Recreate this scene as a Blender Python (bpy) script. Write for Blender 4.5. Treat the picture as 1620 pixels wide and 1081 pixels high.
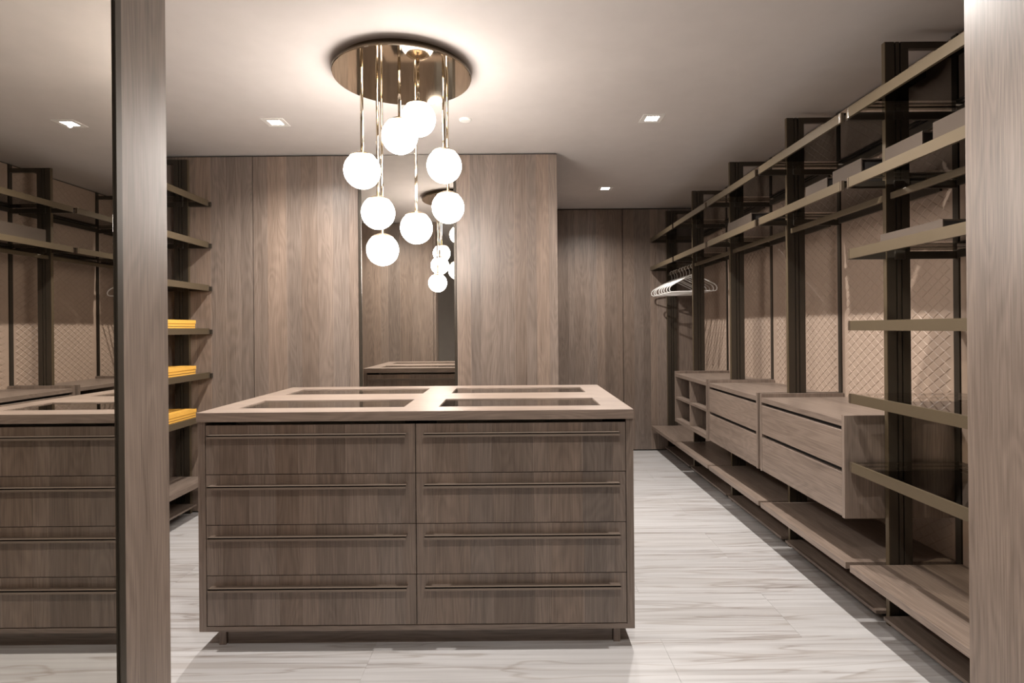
import bpy, bmesh, math, random
from mathutils import Vector, Matrix
random.seed(7)
S = bpy.context.scene
for o in list(bpy.data.objects): bpy.data.objects.remove(o)
COL = S.collection

# ------------------------------------------------------------------ camera
CAMH = 1.32
cd = bpy.data.cameras.new('camera'); cam = bpy.data.objects.new('camera', cd); COL.objects.link(cam)
cd.sensor_fit = 'HORIZONTAL'; cd.sensor_width = 36.0
cd.lens = 900.0 / 1620.0 * 36.0
cd.shift_x = -3.0 / 1620.0
cd.shift_y = -20.5 / 1620.0
cd.clip_start = 0.02
cam.matrix_world = Matrix.Translation((0, 0, CAMH)) @ Matrix.Rotation(math.radians(90), 4, 'X') @ Matrix.Rotation(math.radians(-0.5), 4, 'Z')
S.camera = cam
# ------------------------------------------------------------------ world, exposure
w = bpy.data.worlds.new('world'); S.world = w; w.use_nodes = True
w.node_tree.nodes['Background'].inputs[0].default_value = (1.0, 0.93, 0.86, 1)
w.node_tree.nodes['Background'].inputs[1].default_value = 0.05
S.view_settings.view_transform = 'Standard'
S.view_settings.look = 'None'
S.view_settings.gamma = 1.0
S.view_settings.use_curve_mapping = False
S.view_settings.exposure = 0.45
GLOBE_EMIT = 24.0
DOWN_W = 98.0
WARM = (1.0, 0.93, 0.865)
DOWNC = (1.0, 0.945, 0.89)

# ------------------------------------------------------------------ dimensions
CEIL = 2.6
FAR = 6.10; BACK = 4.14; FRONT = 1.52
XL, XR = -0.925, 1.211            # passage reveal planes
XLW, XRW = -2.67, 1.965           # side walls
BX = 0.325                        # right end of the back wall block
J = [1.606, 2.505, 3.404, 4.302, 5.201, 6.083]
SZ = [2.245, 1.943, 1.632, 1.320, 1.003, 0.703]
RF = 1.46                         # shelf front on the right
LF = -2.20                        # shelf front on the left

# ------------------------------------------------------------------ materials
def nodes(name):
    m = bpy.data.materials.new(name); m.use_nodes = True
    nt = m.node_tree; b = nt.nodes['Principled BSDF']
    return m, nt, b
def N(nt, t, **kw):
    n = nt.nodes.new(t)
    for k, v in kw.items(): setattr(n, k, v)
    return n
def plain(name, col, rough=0.5, metal=0.0, spec=0.5):
    m, nt, b = nodes(name)
    b.inputs['Base Color'].default_value = (*col, 1); b.inputs['Roughness'].default_value = rough
    b.inputs['Metallic'].default_value = metal; b.inputs['Specular IOR Level'].default_value = spec
    # faint uneven tone so that no surface is perfectly flat
    tc = N(nt, 'ShaderNodeNewGeometry'); nz = N(nt, 'ShaderNodeTexNoise'); nz.inputs['Scale'].default_value = 9
    nz.inputs['Detail'].default_value = 4
    nt.links.new(tc.outputs['Position'], nz.inputs['Vector'])
    mx = N(nt, 'ShaderNodeMix', data_type='RGBA')
    mx.inputs[6].default_value = (*[c * 0.94 for c in col], 1); mx.inputs[7].default_value = (*[min(1, c * 1.05) for c in col], 1)
    nt.links.new(nz.outputs['Fac'], mx.inputs[0]); nt.links.new(mx.outputs[2], b.inputs['Base Color'])
    return m
def wood(name, axis, dark, light, rough=0.38):
    m, nt, b = nodes(name); L = nt.links
    geo = N(nt, 'ShaderNodeNewGeometry'); oi = N(nt, 'ShaderNodeObjectInfo')
    off = N(nt, 'ShaderNodeVectorMath', operation='SCALE'); off.inputs[0].default_value = (13.1, 7.7, 23.3)
    L.new(oi.outputs['Random'], off.inputs['Scale'])
    add = N(nt, 'ShaderNodeVectorMath', operation='ADD')
    L.new(geo.outputs['Position'], add.inputs[0]); L.new(off.outputs[0], add.inputs[1])
    def noise(across, along, detail, rough_=0.55, dist=0.0):
        mp = N(nt, 'ShaderNodeMapping'); sc = [across] * 3; sc['XYZ'.index(axis)] = along
        mp.inputs['Scale'].default_value = sc
        L.new(add.outputs[0], mp.inputs['Vector'])
        n = N(nt, 'ShaderNodeTexNoise'); n.inputs['Scale'].default_value = 1.0
        n.inputs['Detail'].default_value = detail; n.inputs['Roughness'].default_value = rough_
        n.inputs['Distortion'].default_value = dist
        L.new(mp.outputs[0], n.inputs['Vector']); return n
    n1 = noise(14, 0.9, 3)                # broad streaks
    n2 = noise(260, 5.0, 3, 0.6)          # fine pores
    n3 = noise(9, 1.3, 1.5, 0.4, 0.4)     # field whose contours make the cathedral grain
    mu = N(nt, 'ShaderNodeMath', operation='MULTIPLY'); mu.inputs[1].default_value = 95
    L.new(n3.outputs['Fac'], mu.inputs[0])
    sn = N(nt, 'ShaderNodeMath', operation='SINE'); L.new(mu.outputs[0], sn.inputs[0])
    def madd(a, k, c):
        q = N(nt, 'ShaderNodeMath', operation='MULTIPLY_ADD'); q.inputs[1].default_value = k
        L.new(a, q.inputs[0])
        if isinstance(c, float): q.inputs[2].default_value = c
        else: L.new(c, q.inputs[2])
        return q.outputs[0]
    v = madd(n1.outputs['Fac'], 0.70, -0.05)
    v = madd(n2.outputs['Fac'], 1.15, madd(v, 1.0, -0.445))
    v = madd(sn.outputs[0], 0.075, v)
    cl = N(nt, 'ShaderNodeClamp'); L.new(v, cl.inputs[0])
    mx = N(nt, 'ShaderNodeMix', data_type='RGBA')
    mx.inputs[6].default_value = (*dark, 1); mx.inputs[7].default_value = (*light, 1)
    L.new(cl.outputs[0], mx.inputs[0])
    tint = N(nt, 'ShaderNodeMix', data_type='RGBA', blend_type='MULTIPLY'); tint.inputs[0].default_value = 1
    L.new(mx.outputs[2], tint.inputs[6]); L.new(oi.outputs['Color'], tint.inputs[7])
    # pale sapwood line along one edge of some staves (switched by the object colour's alpha)
    tc = N(nt, 'ShaderNodeTexCoord'); sep = N(nt, 'ShaderNodeSeparateXYZ'); L.new(tc.outputs['Generated'], sep.inputs[0])
    lt = N(nt, 'ShaderNodeMath', operation='LESS_THAN'); lt.inputs[1].default_value = 0.035
    L.new(sep.outputs['X'], lt.inputs[0])
    inv = N(nt, 'ShaderNodeMath', operation='SUBTRACT'); inv.inputs[0].default_value = 1.0; L.new(oi.outputs['Alpha'], inv.inputs[1])
    mul = N(nt, 'ShaderNodeMath', operation='MULTIPLY'); L.new(lt.outputs[0], mul.inputs[0]); L.new(inv.outputs[0], mul.inputs[1])
    sap = N(nt, 'ShaderNodeMix', data_type='RGBA'); sap.inputs[7].default_value = (*[c * 1.05 for c in light], 1)
    L.new(mul.outputs[0], sap.inputs[0]); L.new(tint.outputs[2], sap.inputs[6])
    L.new(sap.outputs[2], b.inputs['Base Color'])
    b.inputs['Roughness'].default_value = rough; b.inputs['Specular IOR Level'].default_value = 0.6
    bp = N(nt, 'ShaderNodeBump'); bp.inputs['Strength'].default_value = 0.12; bp.inputs['Distance'].default_value = 0.0006
    L.new(n2.outputs['Fac'], bp.inputs['Height']); L.new(bp.outputs[0], b.inputs['Normal'])
    return m
WD, WL = (0.100, 0.073, 0.057), (0.312, 0.242, 0.197)
M = {}
for ax in 'XYZ': M['wood' + ax] = wood('oak_' + ax.lower(), ax, WD, WL)
M['black'] = plain('black_recess', (0.012, 0.010, 0.009), 0.7)
M['bronze'] = plain('dark_bronze', (0.060, 0.049, 0.037), 0.38, 0.45)
M['champ'] = plain('champagne_metal', (0.130, 0.098, 0.060), 0.42, 0.4)
M['handle'] = plain('brown_metal', (0.23, 0.18, 0.145), 0.38, 0.35)
M['chrome'] = plain('chrome', (0.62, 0.60, 0.58), 0.12, 1.0)
M['steel'] = plain('satin_steel', (0.75, 0.71, 0.66), 0.4, 0.2)
M['brass'] = plain('polished_brass', (0.62, 0.54, 0.43), 0.05, 1.0)
M['brassrod'] = plain('brass_rod', (0.70, 0.62, 0.50), 0.12, 1.0)
M['capbrass'] = plain('satin_brass_cap', (0.42, 0.33, 0.23), 0.25, 0.9)
M['brassdark'] = plain('aged_brass', (0.20, 0.155, 0.11), 0.35, 0.8)
M['white'] = plain('white_plastic', (0.80, 0.78, 0.75), 0.35)
M['yellow'] = plain('yellow_card', (0.80, 0.43, 0.075), 0.55)
M['taupe'] = plain('taupe_card', (0.085, 0.065, 0.051), 0.7, 0.0, 0.2)
M['lining'] = plain('dark_lining', (0.03, 0.025, 0.022), 0.8)
M['tray'] = plain('tray_lining', (0.36, 0.31, 0.27), 0.8)
M['leather'] = plain('taupe_leather', (0.39, 0.293, 0.228), 0.5)
M['ceil'] = plain('ceiling_paint', (0.58, 0.540, 0.515), 0.8)
M['paint'] = plain('passage_paint', (0.36, 0.33, 0.30), 0.7)
M['grout'] = plain('grout', (0.45, 0.43, 0.41), 0.8)
M['mirror'] = plain('bronze_tinted_mirror', (0.76, 0.735, 0.69), 0.0, 1.0)
M['mirror2'] = plain('wall_mirror_glass', (0.72, 0.70, 0.665), 0.0, 1.0)
def marble():
    m, nt, b = nodes('veined_marble'); L = nt.links
    geo = N(nt, 'ShaderNodeNewGeometry'); oi = N(nt, 'ShaderNodeObjectInfo')
    off = N(nt, 'ShaderNodeVectorMath', operation='SCALE'); off.inputs[0].default_value = (0.25, 0.02, 0); L.new(oi.outputs['Random'], off.inputs['Scale'])
    add = N(nt, 'ShaderNodeVectorMath', operation='ADD'); L.new(geo.outputs['Position'], add.inputs[0]); L.new(off.outputs[0], add.inputs[1])
    def nz(sx, sy, det, dist):
        mp = N(nt, 'ShaderNodeMapping'); mp.inputs['Scale'].default_value = (sx, sy, 1); mp.inputs['Rotation'].default_value = (0, 0, 0.03)
        L.new(add.outputs[0], mp.inputs['Vector'])
        n = N(nt, 'ShaderNodeTexNoise'); n.inputs['Scale'].default_value = 1; n.inputs['Detail'].default_value = det; n.inputs['Distortion'].default_value = dist
        L.new(mp.outputs[0], n.inputs['Vector']); return n.outputs['Fac']
    a = nz(0.55, 9, 4, 0.6); c = nz(1.1, 34, 5, 0.4); d = nz(0.35, 5.5, 3, 0.8)
    def ramp(fac, stops):
        r = N(nt, 'ShaderNodeValToRGB'); el = r.color_ramp.elements
        for k, (p, g) in enumerate(stops):
            e = el[k] if k < 2 else el.new(p)
            e.position = p; e.color = (*g, 1)
        L.new(fac, r.inputs[0]); return r.outputs[0]
    white = (1, 1, 1)
    base = ramp(c, [(0.30, (0.42, 0.405, 0.400)), (0.62, (0.535, 0.524, 0.522))])
    v1 = ramp(a, [(0.0, white), (0.470, white), (0.490, (0.70, 0.66, 0.63)), (0.500, (0.90, 0.88, 0.865)), (0.53, white)])
    v2 = ramp(d, [(0.0, white), (0.40, (0.95, 0.94, 0.93)), (0.42, (0.74, 0.70, 0.665)), (0.432, white), (0.56, white), (0.568, (0.80, 0.765, 0.735)), (0.585, white)])
    m1 = N(nt, 'ShaderNodeMix', data_type='RGBA', blend_type='MULTIPLY'); m1.inputs[0].default_value = 1
    L.new(base, m1.inputs[6]); L.new(v1, m1.inputs[7])
    mx = N(nt, 'ShaderNodeMix', data_type='RGBA', blend_type='MULTIPLY'); mx.inputs[0].default_value = 1
    L.new(m1.outputs[2], mx.inputs[6]); L.new(v2, mx.inputs[7]); L.new(mx.outputs[2], b.inputs['Base Color'])
    b.inputs['Roughness'].default_value = 0.42; b.inputs['Specular IOR Level'].default_value = 0.35
    return m
M['marble'] = marble()
def glass(name, tint, refl=1.0, ior=1.5):
    m = bpy.data.materials.new(name); m.use_nodes = True; nt = m.node_tree; nt.nodes.clear()
    out = N(nt, 'ShaderNodeOutputMaterial'); tr = N(nt, 'ShaderNodeBsdfTransparent'); gl = N(nt, 'ShaderNodeBsdfGlossy')
    tr.inputs[0].default_value = (*tint, 1); gl.inputs['Roughness'].default_value = 0.0; gl.inputs[0].default_value = (refl, refl, refl, 1)
    fr = N(nt, 'ShaderNodeFresnel'); fr.inputs[0].default_value = ior
    mx = N(nt, 'ShaderNodeMixShader'); nt.links.new(fr.outputs[0], mx.inputs[0]); nt.links.new(tr.outputs[0], mx.inputs[1]); nt.links.new(gl.outputs[0], mx.inputs[2])
    nt.links.new(mx.outputs[0], out.inputs[0]); return m
M['smoke'] = glass('smoked_glass', (0.87, 0.85, 0.81))
M['topglass'] = glass('display_glass', (0.80, 0.78, 0.75), 1.0, 1.8)
def emit(name, col, s):
    m, nt, b = nodes(name); b.inputs['Base Color'].default_value = (0.9, 0.9, 0.9, 1)
    b.inputs['Emission Color'].default_value = (*col, 1); b.inputs['Emission Strength'].default_value = s
    return m
M['globe'] = emit('lit_opal_globe', WARM, GLOBE_EMIT)
M['lens'] = emit('lit_downlight_lens', DOWNC, 30.0)

# ------------------------------------------------------------------ mesh helpers (world coordinates)
def box(bm, x0, x1, y0, y1, z0, z1):
    if x0 > x1: x0, x1 = x1, x0
    if y0 > y1: y0, y1 = y1, y0
    v = [bm.verts.new(p) for p in ((x0,y0,z0),(x1,y0,z0),(x1,y1,z0),(x0,y1,z0),(x0,y0,z1),(x1,y0,z1),(x1,y1,z1),(x0,y1,z1))]
    for f in ((3,2,1,0),(4,5,6,7),(0,1,5,4),(1,2,6,5),(2,3,7,6),(3,0,4,7)): bm.faces.new([v[i] for i in f])
def bx(*boxes):
    bm = bmesh.new()
    for b in boxes: box(bm, *b)
    return bm
def bev(bm, r=0.001, seg=1):
    bmesh.ops.bevel(bm, geom=list(bm.edges), offset=r, segments=seg, affect='EDGES', profile=0.7); return bm
def tube(bm, path, r, n=8, closed=False, caps=True):
    P = [Vector(p) for p in path]; rings = []; m = len(P); prev = None
    for i, p in enumerate(P):
        a = P[(i - 1) % m] if (closed or i > 0) else P[0]; c = P[(i + 1) % m] if (closed or i < m - 1) else P[-1]
        t = (c - a).normalized()
        if prev is None:
            u = t.cross(Vector((0, 0, 1)));
            if u.length < 1e-3: u = t.cross(Vector((0, 1, 0)))
        else: u = prev - t * prev.dot(t)
        u.normalize(); prev = u; q = t.cross(u)
        rr = r[i] if isinstance(r, (list, tuple)) else r
        rings.append([bm.verts.new(p + rr * (math.cos(2*math.pi*k/n) * u + math.sin(2*math.pi*k/n) * q)) for k in range(n)])
    for i in range(m if closed else m - 1):
        A, B = rings[i], rings[(i + 1) % m]
        for k in range(n): bm.faces.new((A[k], A[(k+1) % n], B[(k+1) % n], B[k]))
    if caps and not closed:
        bm.faces.new(rings[0][::-1]); bm.faces.new(rings[-1])
    return bm
def lathe(bm, prof, c, n=48):
    rings = []
    for r, z in prof:
        if r < 1e-6: rings.append([bm.verts.new((c[0], c[1], c[2] + z))])
        else: rings.append([bm.verts.new((c[0] + r*math.cos(2*math.pi*k/n), c[1] + r*math.sin(2*math.pi*k/n), c[2] + z)) for k in range(n)])
    for A, B in zip(rings[:-1], rings[1:]):
        for k in range(n):
            a0 = A[k % len(A)]; a1 = A[(k+1) % len(A)] if len(A) > 1 else A[0]; b0 = B[k % len(B)]; b1 = B[(k+1) % len(B)] if len(B) > 1 else B[0]
            vs = []
            for q in (a0, a1, b1, b0):
                if q not in vs: vs.append(q)
            if len(vs) >= 3: bm.faces.new(vs)
    return bm
def wloc(o):
    p = Vector((0, 0, 0))
    while o: p += o.location; o = o.parent
    return p
def obj(name, bm, mat, parent=None, loc=None, smooth=False, tone=None):
    """ONE mesh object; vertices are given in world coordinates, loc is its own origin when top-level"""
    bmesh.ops.recalc_face_normals(bm, faces=list(bm.faces))
    base = wloc(parent) if parent else Vector(loc or (0, 0, 0))
    bmesh.ops.translate(bm, verts=list(bm.verts), vec=-base)
    me = bpy.data.meshes.new(name); bm.to_mesh(me); bm.free()
    if smooth:
        for p in me.polygons: p.use_smooth = True
    me.materials.append(M[mat] if isinstance(mat, str) else mat)
    o = bpy.data.objects.new(name, me); COL.objects.link(o)
    if parent: o.parent = parent
    else: o.location = base
    if tone: o.color = tone
    return o
def tag(o, label, cat, group=None):
    o['label'] = label; o['category'] = cat
    if group: o['group'] = group
    return o
def thing(name, label, cat, loc, group=None):
    o = bpy.data.objects.new(name, None); COL.objects.link(o); o.location = loc; o.empty_display_size = 0.05
    return tag(o, label, cat, group)
def struct(name, bm, mat, parent=None, tone=None, label=None):
    o = obj(name, bm, mat, parent, tone=tone); o['kind'] = 'structure'
    if label: o['label'] = label
    return o
def tones(rnd, spread=0.16):
    k = 1.0 + rnd.uniform(-spread, spread); p = rnd.uniform(-0.035, 0.045)
    return (k * (1 + p), k, k * (1 - p), 0.35 if rnd.random() < 0.3 else 1.0)
def cuts(rnd, a, b, lo, hi):
    xs = [a]
    while xs[-1] < b - lo * 1.2: xs.append(min(b, xs[-1] + rnd.uniform(lo, hi)))
    if b - xs[-1] < lo * 0.6 and len(xs) > 1: xs[-1] = b
    elif xs[-1] != b: xs.append(b)
    return xs

# ------------------------------------------------------------------ the setting
fl = struct('floor', bx((-2.8, 2.1, -1.7, 6.25, -0.06, -0.004)), 'grout', label='white marble floor with fine brown-grey veins')
TW, TD = 1.2, 0.41
r_ = random.Random(3); row = 0; y = -1.69
while y < 6.1:
    y1 = min(y + TD, 6.11)
    x = -2.70 - (TW / 2 if row % 2 else 0) + 0.31
    while x < 1.97:
        a, b = max(x, -2.68), min(x + TW, 1.97)
        if b - a > 0.02:
            k = r_.uniform(0.97, 1.03)
            obj('tile', bx((a + .0004, b - .0004, y + .0004, y1 - .0004, -0.012, 0.0)), 'marble', fl, tone=(k, k, k, 1))
        x += TW
    y += TD; row += 1
struct('ceiling', bx((-2.8, 2.1, -1.7, 6.25, CEIL, CEIL + .08)), 'ceil', label='smooth warm white ceiling')

def plank_wall(name, label, yb, yf, panels, rnd, z0=0.012, z1=CEIL - 0.013, lo=.065, hi=.15):
    """backing at yb, planks between yb and yf (yf faces the room); panels = x ranges"""
    x0, x1 = panels[0][0], panels[-1][1]
    s = 1 if yb > yf else -1
    wl = struct(name, bx((x0 - .004, x1 - (0 if s > 0 else .031), yb, yb + .06 * s, 0, CEIL)), 'black', label=label)
    for a, b in panels:
        p = obj('panel', bx((a + .003, b - .003, yb, yf + .006 * s, z0, z1)), 'woodZ', wl)
        xs = cuts(rnd, a + .003, b - .003, lo, hi)
        for u, v in zip(xs[:-1], xs[1:]):
            obj('plank', bx((u + .0003, v - .0003, yf + .0065 * s, yf, z0, z1)), 'woodZ', p, tone=tones(rnd))
    return wl
rw = random.Random(11)
# wood clad block across the room with the mirror in it
plank_wall('wall_back', 'oak veneered wall panels behind the island', BACK + .03, BACK, [(XLW, -1.893), (-1.893, -1.125)], rw)
plank_wall('wall_back_end', 'oak veneered wall panel beside the tall mirror', BACK + .03, BACK, [(-0.415, BX)], rw)
struct('wall_back_core', bx((-1.125, -0.415, BACK + .10, BACK + .16, 0, CEIL)), 'black')
struct('wall_back_side', bx((BX - .03, BX, BACK + .09, FAR, 0, CEIL)), 'woodZ')
plank_wall('wall_far', 'oak veneered panels at the far end beside the hangers', FAR + .03, FAR, [(BX, 1.172), (1.172, XRW)], rw)
# side walls
struct('wall_left', bx((XLW - .06, XLW, FRONT, BACK + .2, 0, CEIL)), 'woodZ')
wr = struct('wall_right', bx((XRW, XRW + .06, -1.7, FAR + .1, 0, CEIL)), 'bronze', label='wall of woven leather panels behind the open shelving')
# woven leather panels between the uprights, each with raised diamonds
PW, PH = 0.071, 0.0497
for i in range(5):
    y0, y1 = J[i] + .02, J[i + 1] - .02
    p = obj('leather_panel', bx((XRW - .012, XRW, y0, y1, 0.0, CEIL - .01)), 'leather', wr)
    bm = bmesh.new(); n = 0
    z = 0.28; rowi = 0
    while z < CEIL - .04:
        yy = y0 + .05 + (PW / 2 if rowi % 2 else 0)
        while yy < y1 - .06:
            a, b = PW / 2 - .0014, PH / 2 - .0010; xf = XRW - .0122; xt = XRW - .0146
            # weave: the upper right part of each diamond dips under its neighbour
            base = [bm.verts.new((xf, yy + q[0] * a, z + q[1] * b)) for q in ((-1, 0), (0, -1), (1, 0), (0, 1))]
            top = [bm.verts.new((xt + e, yy + q[0] * a * .80, z + q[1] * b * .80)) for q, e in (((-1, 0), 0), ((0, -1), .0002), ((1, 0), .0013), ((0, 1), .0007))]
            bm.faces.new(top)
            for k in range(4): bm.faces.new((base[k], base[(k+1) % 4], top[(k+1) % 4], top[k]))
            yy += PW
        z += PH / 2; rowi += 1
    o = obj('woven_relief', bm, 'leather', p); o['kind'] = 'stuff'
# front wall with the passage opening
plank_wall('wall_front', 'oak veneered wall beside the passage, seen in the tall mirror', FRONT - .05, FRONT, [(XLW, -1.81), (-1.81, XL - .031)], random.Random(5))
struct('wall_front_right', bx((XR + .031, XRW, FRONT - .12, FRONT, 0, CEIL)), 'woodZ')
jl = struct('trim_1', bx((XL - .03, XL, 1.347, FRONT + .001, 0, CEIL)), 'woodZ', label='oak lining at the end of the passage beside the mirror')
jr = struct('trim_2', bx((XR, XR + .03, 0.55, FRONT + .001, 0, CEIL)), 'woodZ', label='pale oak lining on the passage wall beside the glass shelves')
struct('wall_passage_left', bx((XL - .10, XL - .035, -1.7, FRONT - .05, 0, CEIL)), 'paint')
struct('wall_passage_right', bx((XR, XR + .08, -1.7, 0.55, 0, CEIL)), 'paint')
struct('wall_passage_end', bx((-2.8, 2.1, -1.76, -1.7, 0, CEIL)), 'paint')

# ------------------------------------------------------------------ mirrors
t = thing('passage_mirror', 'tall grey-tinted mirror lining the passage wall beside the oak post', 'mirror', (XL, 0.4, 0))
bm = bmesh.new(); e = .011
ring0 = [(XL - .003, -0.9, 0.006), (XL - .003, 1.326, 0.006), (XL - .003, 1.326, CEIL - .004), (XL - .003, -0.9, CEIL - .004)]
ring1 = [(XL, -0.9 + e, 0.006 + e), (XL, 1.326 - e, 0.006 + e), (XL, 1.326 - e, CEIL - .004 - e), (XL, -0.9 + e, CEIL - .004 - e)]
back = [(XL - .03, *q[1:]) for q in ring0]
R0 = [bm.verts.new(q) for q in ring0]; R1 = [bm.verts.new(q) for q in ring1]; R2 = [bm.verts.new(q) for q in back]
bm.faces.new(R1); bm.faces.new(R2[::-1])
for k in range(4):
    bm.faces.new((R0[k], R0[(k+1) % 4], R1[(k+1) % 4], R1[k])); bm.faces.new((R2[k], R2[(k+1) % 4], R0[(k+1) % 4], R0[k]))
obj('mirror_glass', bm, 'mirror', t)
obj('edge_profile', bx((XL - .03, XL + .001, 1.328, 1.347, 0, CEIL - .002)), 'bronze', t)
t = thing('wall_mirror', 'tall narrow mirror set into the oak wall behind the island', 'mirror', (-0.77, BACK, 0))
obj('mirror_glass', bx((-1.108, -0.432, BACK + .012, BACK + .02, 0.01, CEIL - .006)), 'mirror2', t)
obj('mirror_frame', bx((-1.125, -1.108, BACK + .002, BACK + .03, 0.005, CEIL - .004), (-0.432, -0.415, BACK + .002, BACK + .03, 0.005, CEIL - .004)), 'bronze', t)

# ------------------------------------------------------------------ ceiling lamps
def downlight(x, y, label, power=DOWN_W, group='square recessed downlights'):
    t = thing('recessed_downlight', label, 'downlight', (x, y, CEIL), group)
    a, b, d = .066, .037, .004
    bm = bmesh.new()
    for q in ((x-a, x+a, y-a, y-b), (x-a, x+a, y+b, y+a), (x-a, x-b, y-b, y+b), (x+b, x+a, y-b, y+b)): box(bm, *q, CEIL - d, CEIL)
    obj('trim_frame', bm, 'white', t)
    obj('lens', bx((x-b, x+b, y-b, y+b, CEIL - .002, CEIL - .0005)), 'lens', t)
    l = bpy.data.lights.new('downlight_spot', 'SPOT'); l.energy = power; l.color = DOWNC; l.shadow_soft_size = 0.014
    l.spot_size = math.radians(150); l.spot_blend = 1.0
    lo = bpy.data.objects.new('downlight_spot', l); COL.objects.link(lo); lo.parent = t; lo.location = (0, 0, -.012)
downlight(0.855, 3.48, 'square downlight in the ceiling beside the shelves, level with the drawer units')
downlight(0.848, 5.22, 'small square downlight in front of the far oak panels near the hangers')
downlight(-1.45, 3.49, 'square downlight in the ceiling over the yellow boxes side of the island')
downlight(0.86, 2.13, 'square downlight in the ceiling between island and glass shelves')
downlight(-1.45, 2.13, 'square downlight in the ceiling near the passage mirror side of the island')
downlight(0.14, 0.55, 'square downlight in the passage ceiling', 85)
t = thing('smoke_detector', 'small flush white disc detector on the ceiling behind the pendant lamp', 'smoke detector', (-0.286, 3.473, CEIL))
obj('housing', lathe(bmesh.new(), [(0, -.012), (.028, -.012), (.036, -.008), (.038, 0), (0, 0)], (-0.286, 3.473, CEIL), 32), 'white', t, smooth=False)
# pendant cluster
PX, PY, PR = -0.537, 2.805, 0.337
t = thing('pendant_lamp', 'brass cluster lamp with eight glowing white globes on rods under a round polished canopy', 'pendant lamp', (PX, PY, CEIL))
PZ = 2.557
c = obj('canopy', lathe(bmesh.new(), [(0, 0), (PR - .003, 0), (PR, .003)], (PX, PY, PZ), 96), 'brass', t)
obj('canopy_rim', lathe(bmesh.new(), [(PR, .003), (PR, .016), (PR - .03, .020), (PR - .03, .043)], (PX, PY, PZ), 96), 'brassdark', c, smooth=True)
GR = 0.085
for (x, y, z) in ((-.708, 2.68, 2.07), (-.538, 2.72, 2.245), (-.465, 2.82, 2.363), (-.336, 2.80, 2.124), (-.694, 2.93, 1.922),
                  (-.345, 3.03, 1.968), (-.516, 3.04, 1.862), (-.700, 3.05, 1.748)):
    obj('rod', tube(bmesh.new(), [(x, y, z + GR * .93), (x, y, PZ + .002)], .0075, 14), 'brassrod', t, smooth=True)
    g = obj('globe', lathe(bmesh.new(), [(GR * math.sin(math.pi * k / 28), -GR * math.cos(math.pi * k / 28)) for k in range(29)], (x, y, z), 40), 'globe', t, smooth=True)
    ca = [(( GR + .0015) * math.sin(a), (GR + .0015) * math.cos(a)) for a in [0.72 * k / 8 for k in range(9)]]
    ca = [(r, zz) for r, zz in ca] + [((GR + .0035) * math.sin(.72), (GR + .0035) * math.cos(.72))] + [((GR + .004) * math.sin(a), (GR + .004) * math.cos(a)) for a in [0.72 * k / 8 for k in range(8, -1, -1)]]
    obj('cap', lathe(bmesh.new(), ca, (x, y, z), 40), 'capbrass', g, smooth=True)

# ------------------------------------------------------------------ island
IX0, IX1, IY0, IY1 = -1.310, 0.489, 2.350, 3.370
isl = thing('drawer_island', 'oak island chest with long drawers on both sides and glass display top', 'island', ((IX0+IX1)/2, (IY0+IY1)/2, 0))
for a in (IX0, IX1 - .03): obj('side_panel', bx((a, a + .03, IY0, IY1 - .005, .077, .945)), 'woodZ', isl)
obj('bottom_panel', bx((IX0 + .03, IX1 - .03, IY0, IY1 - .005, .077, .097)), 'woodX', isl)
obj('core', bx((IX0 + .03, IX1 - .03, IY0 + .022, IY1 - .028, .097, .84)), 'black', isl)
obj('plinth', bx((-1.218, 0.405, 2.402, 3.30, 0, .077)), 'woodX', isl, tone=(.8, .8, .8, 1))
for a in (-1.25, 0.408): obj('plinth_end', bx((a, a + .028, 2.392, 3.31, 0, .077)), 'woodZ', isl)
# worktop with four openings
gx = [IX0, -1.200, -0.480, -0.330, 0.374, IX1]; gy = [IY0 - .012, 2.470, 2.738, 2.985, 3.238, IY1]
bm = bmesh.new()
z0, z1 = .9455, .9835
vt = [[[bm.verts.new((x, y, z)) for z in (z0, z1)] for y in gy] for x in gx]
holes = {(i, j) for i in (1, 3) for j in (1, 3)}
for i in range(5):
    for j in range(5):
        if (i, j) in holes:
            for (p, q) in (((i, j), (i+1, j)), ((i+1, j), (i+1, j+1)), ((i+1, j+1), (i, j+1)), ((i, j+1), (i, j))):
                bm.faces.new((vt[p[0]][p[1]][0], vt[q[0]][q[1]][0], vt[q[0]][q[1]][1], vt[p[0]][p[1]][1]))
        else:
            bm.faces.new((vt[i][j][1], vt[i+1][j][1], vt[i+1][j+1][1], vt[i][j+1][1])); bm.faces.new((vt[i][j][0], vt[i][j+1][0], vt[i+1][j+1][0], vt[i+1][j][0]))
for i in range(5):
    for j in (0, 5): bm.faces.new((vt[i][j][0], vt[i+1][j][0], vt[i+1][j][1], vt[i][j][1]))
for j in range(5):
    for i in (0, 5): bm.faces.new((vt[i][j][0], vt[i][j+1][0], vt[i][j+1][1], vt[i][j][1]))
wt = obj('worktop', bm, 'woodX', isl, tone=(1.15, 1.14, 1.13, 1))  # raised tone: lamp light and sheen on the top put into the colour
for i in (1, 3):
    for j in (1, 3):
        x0, x1, y0, y1 = gx[i], gx[i+1], gy[j], gy[j+1]
        obj('glass_pane', bx((x0 + .001, x1 - .001, y0 + .001, y1 - .001, .972, .979)), 'topglass', wt)
        bm = bmesh.new()
        zt, zb, th = .9455, .86, .006
        box(bm, x0 - th, x1 + th, y0 - th, y1 + th, zb - th, zb)
        for q in ((x0 - th, x0, y0 - th, y1 + th), (x1, x1 + th, y0 - th, y1 + th), (x0, x1, y0 - th, y0), (x0, x1, y1, y1 + th)): box(bm, *q, zb, zt)
        obj('display_tray', bm, 'tray', wt)
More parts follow.
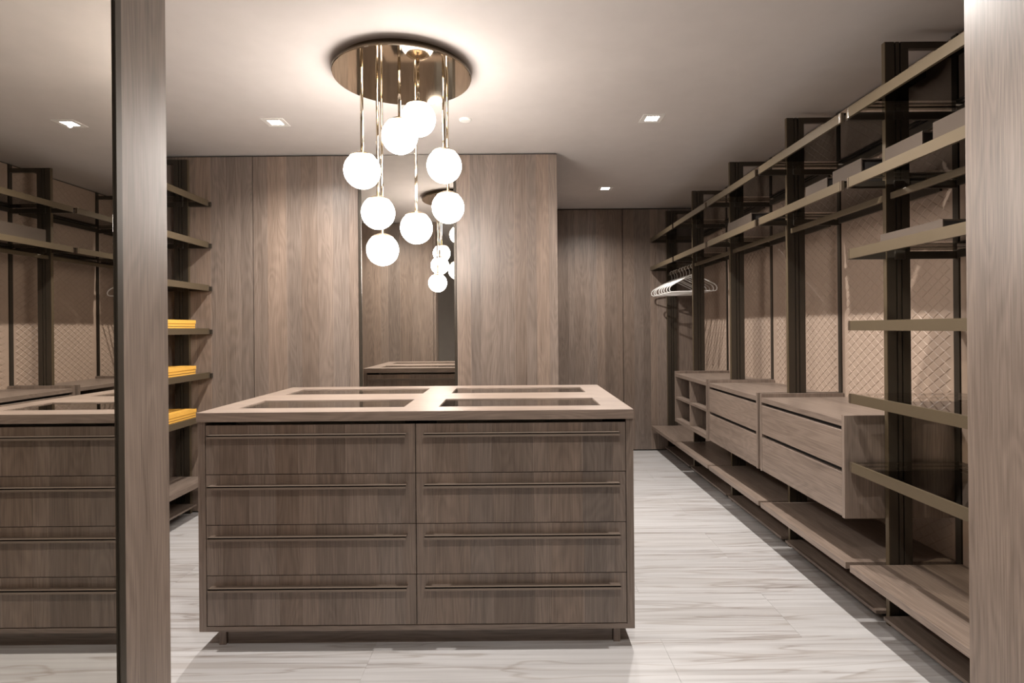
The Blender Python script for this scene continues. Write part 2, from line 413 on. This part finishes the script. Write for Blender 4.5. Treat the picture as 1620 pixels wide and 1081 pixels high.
# drawers
rd = random.Random(21)
DZ = [.099 + .209 * k for k in range(5)]
for side in (0, 1):
    yf = IY0 + .002 if side == 0 else IY1 - .007
    s = 1 if side == 0 else -1
    for cx0, cx1, hx0, hx1 in ((-1.2775, -.4130, -1.258, -.447), (-.4095, .4565, -.372, .428)):
        xs0 = cuts(rd, cx0, cx1, .045, .15); tn = [tones(rd, .15) for _ in xs0]
        for k in range(4):
            za, zb = DZ[k] + .0015, DZ[k+1] - .0015 - (.004 if k == 3 else 0)
            d = obj('drawer', bx((cx0, cx1, yf + .005 * s, yf + .019 * s, za, zb)), 'woodZ', isl)
            sh = rd.uniform(-.012, .012)
            xs = [xs0[0]] + [x + sh for x in xs0[1:-1]] + [xs0[-1]]
            for q, (u, v) in enumerate(zip(xs[:-1], xs[1:])):
                tt = tn[q]; kk = rd.uniform(.95, 1.05)
                obj('stave', bx((u + .0002, v - .0002, yf, yf + .0048 * s, za, zb)), 'woodZ', d, tone=(tt[0]*kk, tt[1]*kk, tt[2]*kk, tt[3] if rd.random() < .6 else 1.0))
            hz = DZ[k+1] - .046
            bm = bx((hx0, hx1, yf, yf - .034 * s, hz, hz + .004), (hx0, hx1, yf - .034 * s, yf - .030 * s, hz - .009, hz + .004))
            obj('handle', bm, 'handle', d)

# ------------------------------------------------------------------ open shelving systems
def upright(xf, dirx, xw, j, zs, label, group):
    """post standing proud of the wall, joined to it by a top bar and by one arm for each shelf; dirx points to the wall"""
    t = thing('shelf_upright', label, 'shelf upright', (xf, j, 0), group)
    d = dirx; h = .011
    x1 = xf + .10 * d
    bm = bmesh.new()
    for a, b in ((0, .038), (.044, .060), (.066, .100)): box(bm, xf + a * d, xf + b * d, j - h, j + h, 0, 2.563)
    box(bm, xf + .002 * d, x1 - .002 * d, j - h + .0075, j + h - .0075, 0, 2.56)
    obj('post', bm, 'bronze', t)
    obj('front_edge', bx((xf - .004 * d, xf, j - h, j + h, 0, 2.563)), 'champ', t)  # paler strip: light falling on the post's room-side edge, put into the colour
    obj('top_bar', bx((x1, xw - .017 * d, j - h, j + h, 2.533, 2.563)), 'bronze', t)
    obj('wall_strip', bx((xw - .017 * d, xw, j - .016, j + .016, 0, CEIL - .005)), 'bronze', t)
    for z in zs:
        a = obj('arm', bx((xf - .165 * d, xw - .017 * d, j - .007, j + .007, z - .021, z + .012)), 'bronze', t)
        obj('clamp', bev(bx((xf + .030 * d, xf + .075 * d, j - .018, j - .007, z - .023, z + .012)), .002), 'bronze', a)
    return t
def glass_shelf(xf, dirx, xw, y0, y1, z, label, group):
    t = thing('glass_shelf', label, 'shelf', (xf, (y0 + y1) / 2, z), group); d = dirx
    obj('glass_pane', bx((xf + .012 * d, xw - .012 * d, y0 + .004, y1 - .004, z + .013, z + .021)), 'smoke', t)
    r = obj('front_rail', bx((xf, xf + .012 * d, y0 + .012, y1 - .012, z - .021, z + .021)), 'champ', t)
    obj('back_rail', bx((xw - .03 * d, xw - .018 * d, y0 + .03, y1 - .03, z - .021, z + .013)), 'bronze', t)
    for yy in ((y0, y0 + .012), (y1 - .012, y1)):
        e = obj('end_cap', bx((xf - .0003 * d, xf + .013 * d, yy[0], yy[1], z - .0212, z + .0212)), 'brassdark', r)
    obj('cap_edge', bx((xf - .0008 * d, xf + .004 * d, y1 - .0135, y1 - .012, z - .0213, z + .0213)), 'chrome', r)
    obj('cap_edge', bx((xf - .0008 * d, xf + .004 * d, y0 + .012, y0 + .0135, z - .0213, z + .0213)), 'chrome', r)
    return t
PXR = 1.640
where = ['', 'between glass shelves and the first drawer unit', 'between the two drawer units', 'between drawer unit and open cubby unit', 'between cubby unit and the hangers', 'against the far oak wall behind the hangers']
for i in range(1, 6):
    upright(PXR, 1, XRW - .012 + .012, J[i], SZ if i == 1 else SZ[:2], 'dark bronze ladder upright standing ' + where[i], 'dark bronze shelf uprights')
bay = ['beside the passage lining', 'over the drawer unit nearest the glass shelves', 'over the drawer unit next to the cubbies', 'over the open cubby unit', 'over the white hangers']
lev = ['topmost', 'second highest', 'third from the top', 'fourth from the top', 'fifth from the top', 'lowest']
def ends(i): return (J[i] + .021 if i else 1.535), (J[i + 1] - .021 if i < 4 else J[5] - .015)
for i in range(5):
    y0, y1 = ends(i)
    for k in range(6 if i == 0 else 2):
        glass_shelf(RF, 1, XRW - .017, y0, y1, SZ[k], '%s smoked glass shelf with champagne rail %s' % (lev[k] if i == 0 else ('upper' if k == 0 else 'lower'), bay[i]), 'smoked glass shelves on the leather wall')
    ya, yb = (J[i] if i else 1.53) + .012, J[i + 1] - .012
    rail = obj('hanging_rail', bev(bx((1.653, 1.667, ya, yb, 1.872, 1.902)), .005, 2), 'champ', loc=(1.66, (ya + yb) / 2, 1.872))
    tag(rail, 'flat champagne hanging rail ' + bay[i], 'hanging rail', 'hanging rails under the shelves')
    # floating bench shelf and toe board
    ya, yb = (J[i] + .016 if i else 1.535), (J[i + 1] - .016)
    b = thing('bench_shelf', 'low floating oak bench shelf ' + ['under the lowest glass shelf', 'under the drawer unit nearest the glass shelves', 'under the drawer unit next to the cubbies', 'under the open cubby unit', 'under the white hangers'][i], 'bench', (RF, (ya + yb) / 2, .242), 'low oak bench shelves on the leather wall')
    obj('front_edge', bev(bx((RF, RF + .085, ya, yb, .242, .272)), .0012), 'woodY', b, tone=(1.06, 1.05, 1.04, 1))
    obj('board', bx((RF + .085, XRW - .012, ya, yb, .244, .2705)), 'woodY', b)
    tb = thing('toe_board', 'thin oak toe board near the floor ' + ['beside the passage lining', 'below the drawer unit beside the glass shelves', 'below the drawer unit next to the cubbies', 'below the open cubby unit', 'below the white hangers'][i], 'toe board', (1.6, (ya + yb) / 2, 0), 'oak toe boards on the floor')
    obj('board', bx((1.600, 1.93, ya + .01, yb - .01, .036, .051)), 'woodY', tb)
    obj('base', bx((1.640 + .03, 1.92, ya + .02, yb - .02, 0, .036)), 'black', tb)
# left system in the corner by the back wall
LP = LF - .155
upright(LP, -1, XLW, BACK - .0125, SZ, 'dark bronze ladder upright in the corner behind the yellow boxes', 'dark bronze shelf uprights')
upright(LP, -1, XLW, 3.20, SZ, 'dark bronze ladder upright hidden beyond the oak passage lining', 'dark bronze shelf uprights')
ycont = ['topmost', 'second highest', 'third from the top', 'holding the upper yellow box', 'holding the middle yellow box', 'holding the lower yellow box']
for k in range(6):
    lab = ('%s glass shelf in the corner with the yellow boxes' % ycont[k]) if k < 3 else 'corner glass shelf %s' % ycont[k]
    glass_shelf(LF, -1, XLW, 3.216, BACK - .028, SZ[k], lab, 'corner shelves by the oak wall')
b = thing('bench_shelf', 'low floating oak bench shelf in the corner below the yellow boxes', 'bench', (LF, 3.67, .242))
obj('front_edge', bev(bx((LF - .085, LF, 3.215, BACK - .03, .236, .272)), .0012), 'woodY', b)
obj('board', bx((XLW, LF - .085, 3.215, BACK - .03, .240, .2705)), 'woodY', b)
tb = thing('toe_board', 'thin oak toe board on the floor in the corner below the yellow boxes', 'toe board', (LF - .06, 3.67, 0))
obj('board', bx((XLW + .02, LF - .075, 3.22, BACK - .08, .075, .088)), 'woodY', tb)
obj('base', bx((XLW + .03, LF - .2, 3.23, BACK - .09, 0, .075)), 'black', tb)

# ------------------------------------------------------------------ drawer units and cubby unit
def unit_shell(t, y0, y1, z0, z1, open_front):
    for yy in (y0, y1 - .02): obj('side_panel', bx((RF, XRW - .0165, yy, yy + .02, z0, z1)), 'woodZ', t)
    obj('top_panel', bx((RF + .001, XRW - .0165, y0 + .02, y1 - .02, z1 - .05, z1 - .022)), 'woodY', t)
    obj('bottom_panel', bx((RF + (.001 if open_front else .024), XRW - .0165, y0 + .02, y1 - .02, z0, z0 + (.03 if open_front else .018))), 'woodY', t)
    obj('back_panel', bx((XRW - .027, XRW - .0166, y0 + .02, y1 - .02, z0 + .018, z1 - .05)), 'woodY' if open_front else 'black', t)
UZ0, UZ1 = .464, .921
for i, lab in ((1, 'floating oak unit with two long drawers beside the glass shelves'), (2, 'floating oak unit with two long drawers next to the cubbies')):
    y0, y1 = J[i] + .0165, J[i + 1] - .0182
    t = thing('drawer_unit', lab, 'drawer unit', (RF, (y0 + y1) / 2, UZ0), 'floating oak drawer units')
    unit_shell(t, y0, y1, UZ0, UZ1, False)
    obj('recess', bx((RF + .03, RF + .05, y0 + .02, y1 - .02, UZ0 + .018, UZ1 - .05)), 'black', t)
    for za, zb in ((UZ0 + .004, .664), (.685, .853)):
        obj('drawer', bev(bx((RF + .001, RF + .022, y0 + .0225, y1 - .0225, za, zb)), .001), 'woodY', t, tone=(1.05, 1.04, 1.03, 1))
y0, y1 = J[3] + .0165, J[4] - .0182
t = thing('cubby_unit', 'floating open oak unit with four square cubbies next to the drawers', 'cubby unit', (RF, (y0 + y1) / 2, UZ0))
unit_shell(t, y0, y1, UZ0, UZ1, True)
ym = (y0 + y1) / 2
obj('divider', bx((RF + .004, XRW - .027, ym - .009, ym + .009, UZ0 + .03, UZ1 - .05)), 'woodZ', t)
for a, b in ((y0 + .02, ym - .009), (ym + .009, y1 - .02)):
    obj('shelf', bx((RF + .004, XRW - .027, a, b, .672, .690)), 'woodY', t)

# ------------------------------------------------------------------ boxes on the shelves
def open_box(y0, y1, z0, h, label, xf=1.575, dep=.30):
    t = thing('storage_box', label, 'box', (xf, (y0 + y1) / 2, z0), 'taupe boxes on the glass shelves')
    k = .005; x1 = xf + dep
    obj('front_board', bx((xf, xf + k, y0, y1, z0, z0 + h)), 'taupe', t)
    bm = bx((xf + k, x1, y0 + .004, y1, z0, z0 + k), (xf + k, x1, y0 + .004, y1, z0 + h - k, z0 + h), (x1 - k, x1, y0 + .004, y1, z0 + k, z0 + h - k), (xf + k, x1 - k, y1 - k, y1, z0 + k, z0 + h - k))
    obj('casing', bm, 'taupe', t)
    obj('lining', bx((xf + k, x1 - k, y0 + .012, y1 - k, z0 + k, z0 + h - k)), 'lining', t)
zs2 = SZ[1] + .0214; zs3 = SZ[2] + .0214
open_box(2.185, 2.405, zs2, .102, 'taupe open-ended box on the second glass shelf beside the bronze upright')
open_box(1.86, 2.130, zs2, .112, 'taupe open-ended box on the second glass shelf half hidden by the passage lining')
open_box(2.570, 2.800, zs2, .112, 'taupe box at the near end of the lower glass shelf over the first drawer unit')
open_box(2.850, 3.060, zs2, .100, 'taupe box in the middle of the lower glass shelf over the first drawer unit')
open_box(3.760, 4.170, zs2, .108, 'long taupe box on the lower glass shelf over the second drawer unit')
open_box(2.085, 2.440, zs3, .055, 'low flat taupe box on the third glass shelf from the top', dep=.28)
for k, (zz, lab) in enumerate(((SZ[3], 'upper yellow lidded box on the corner glass shelf at eye height'), (SZ[4], 'middle yellow lidded box on the corner glass shelf'), (SZ[5], 'lower yellow lidded box on the corner glass shelf near island top height'))):
    z = zz + .0214; x1, x0, y0, y1 = LF - .022, LF - .30, 3.60, 3.975
    t = thing('lidded_box', lab, 'box', ((x0 + x1) / 2, (y0 + y1) / 2, z), 'yellow lidded boxes in the corner')
    obj('base', bx((x0 + .003, x1 - .003, y0 + .003, y1 - .003, z, z + .034)), 'yellow', t)
    obj('trim_line', bx((x0 + .0022, x1 - .0022, y0 + .0022, y1 - .0022, z + .010, z + .013)), 'black', t)
    l = obj('lid', bev(bx((x0, x1, y0, y1, z + .031, z + .056)), .001), 'yellow', t)
    obj('trim_line', bx((x1 - .006, x1 - .003, y0 + .003, y1 - .003, z + .056, z + .0565), (x0 + .003, x1 - .003, y1 - .006, y1 - .003, z + .056, z + .0565)), 'black', l)

# ------------------------------------------------------------------ hangers
def hanger_parts():
    bm = bmesh.new(); P = []
    half = [(0, -.093), (.03, -.104), (.09, -.136), (.15, -.168), (.185, -.187), (.203, -.203), (.211, -.224), (.207, -.243), (.193, -.251)]
    P = [(x, 0, z) for x, z in half] + [(-x, 0, z) for x, z in half[:0:-1]]
    tube(bm, P, .0052, 8, closed=True)
    tube(bm, [(.01, 0, -.100), (.012, 0, -.118), (-.012, 0, -.118), (-.01, 0, -.100)], .004, 6)
    body = bm
    hk = []
    for k in range(15):
        a = math.radians(200 - 250 * k / 14)
        hk.append((-.019 * math.cos(a), 0.0, -.016 + .019 * math.sin(a)))
    hk += [(-.006, 0, -.042), (0, 0, -.058), (0, 0, -.096)]
    hook = tube(bmesh.new(), hk, .0023, 6)
    return body, hook
body, hook = hanger_parts()
HX = [1063, 1067.6, 1071, 1077, 1081.5, 1086, 1091.2, 1096]
first = None
for k, px in enumerate(HX):
    D = 1.66 * 900 / (px - 813 + 0.7)
    D = min(D, 5.965)
    if first is None:
        first = thing('clothes_hanger', '', 'hanger', (0, 0, 0))
        hb = obj('hanger_frame', body, 'white', first, smooth=True); hh = obj('hook', hook, 'steel', first, smooth=True)
        t = first
    else:
        t = first.copy(); COL.objects.link(t)
        for ch in (hb, hh):
            c = ch.copy(); COL.objects.link(c); c.parent = t
    t.location = (1.66, D, 1.902); t.rotation_euler = (0, 0, math.radians(-20 + [1, -1, 0, 2, -1, 1, 0, -1][k]))
    t['label'] = 'white plastic clothes hanger, %s from the far oak wall' % ['first', 'second', 'third', 'fourth', 'fifth', 'sixth', 'seventh', 'last'][k]
    t['group'] = 'white hangers on the rail'
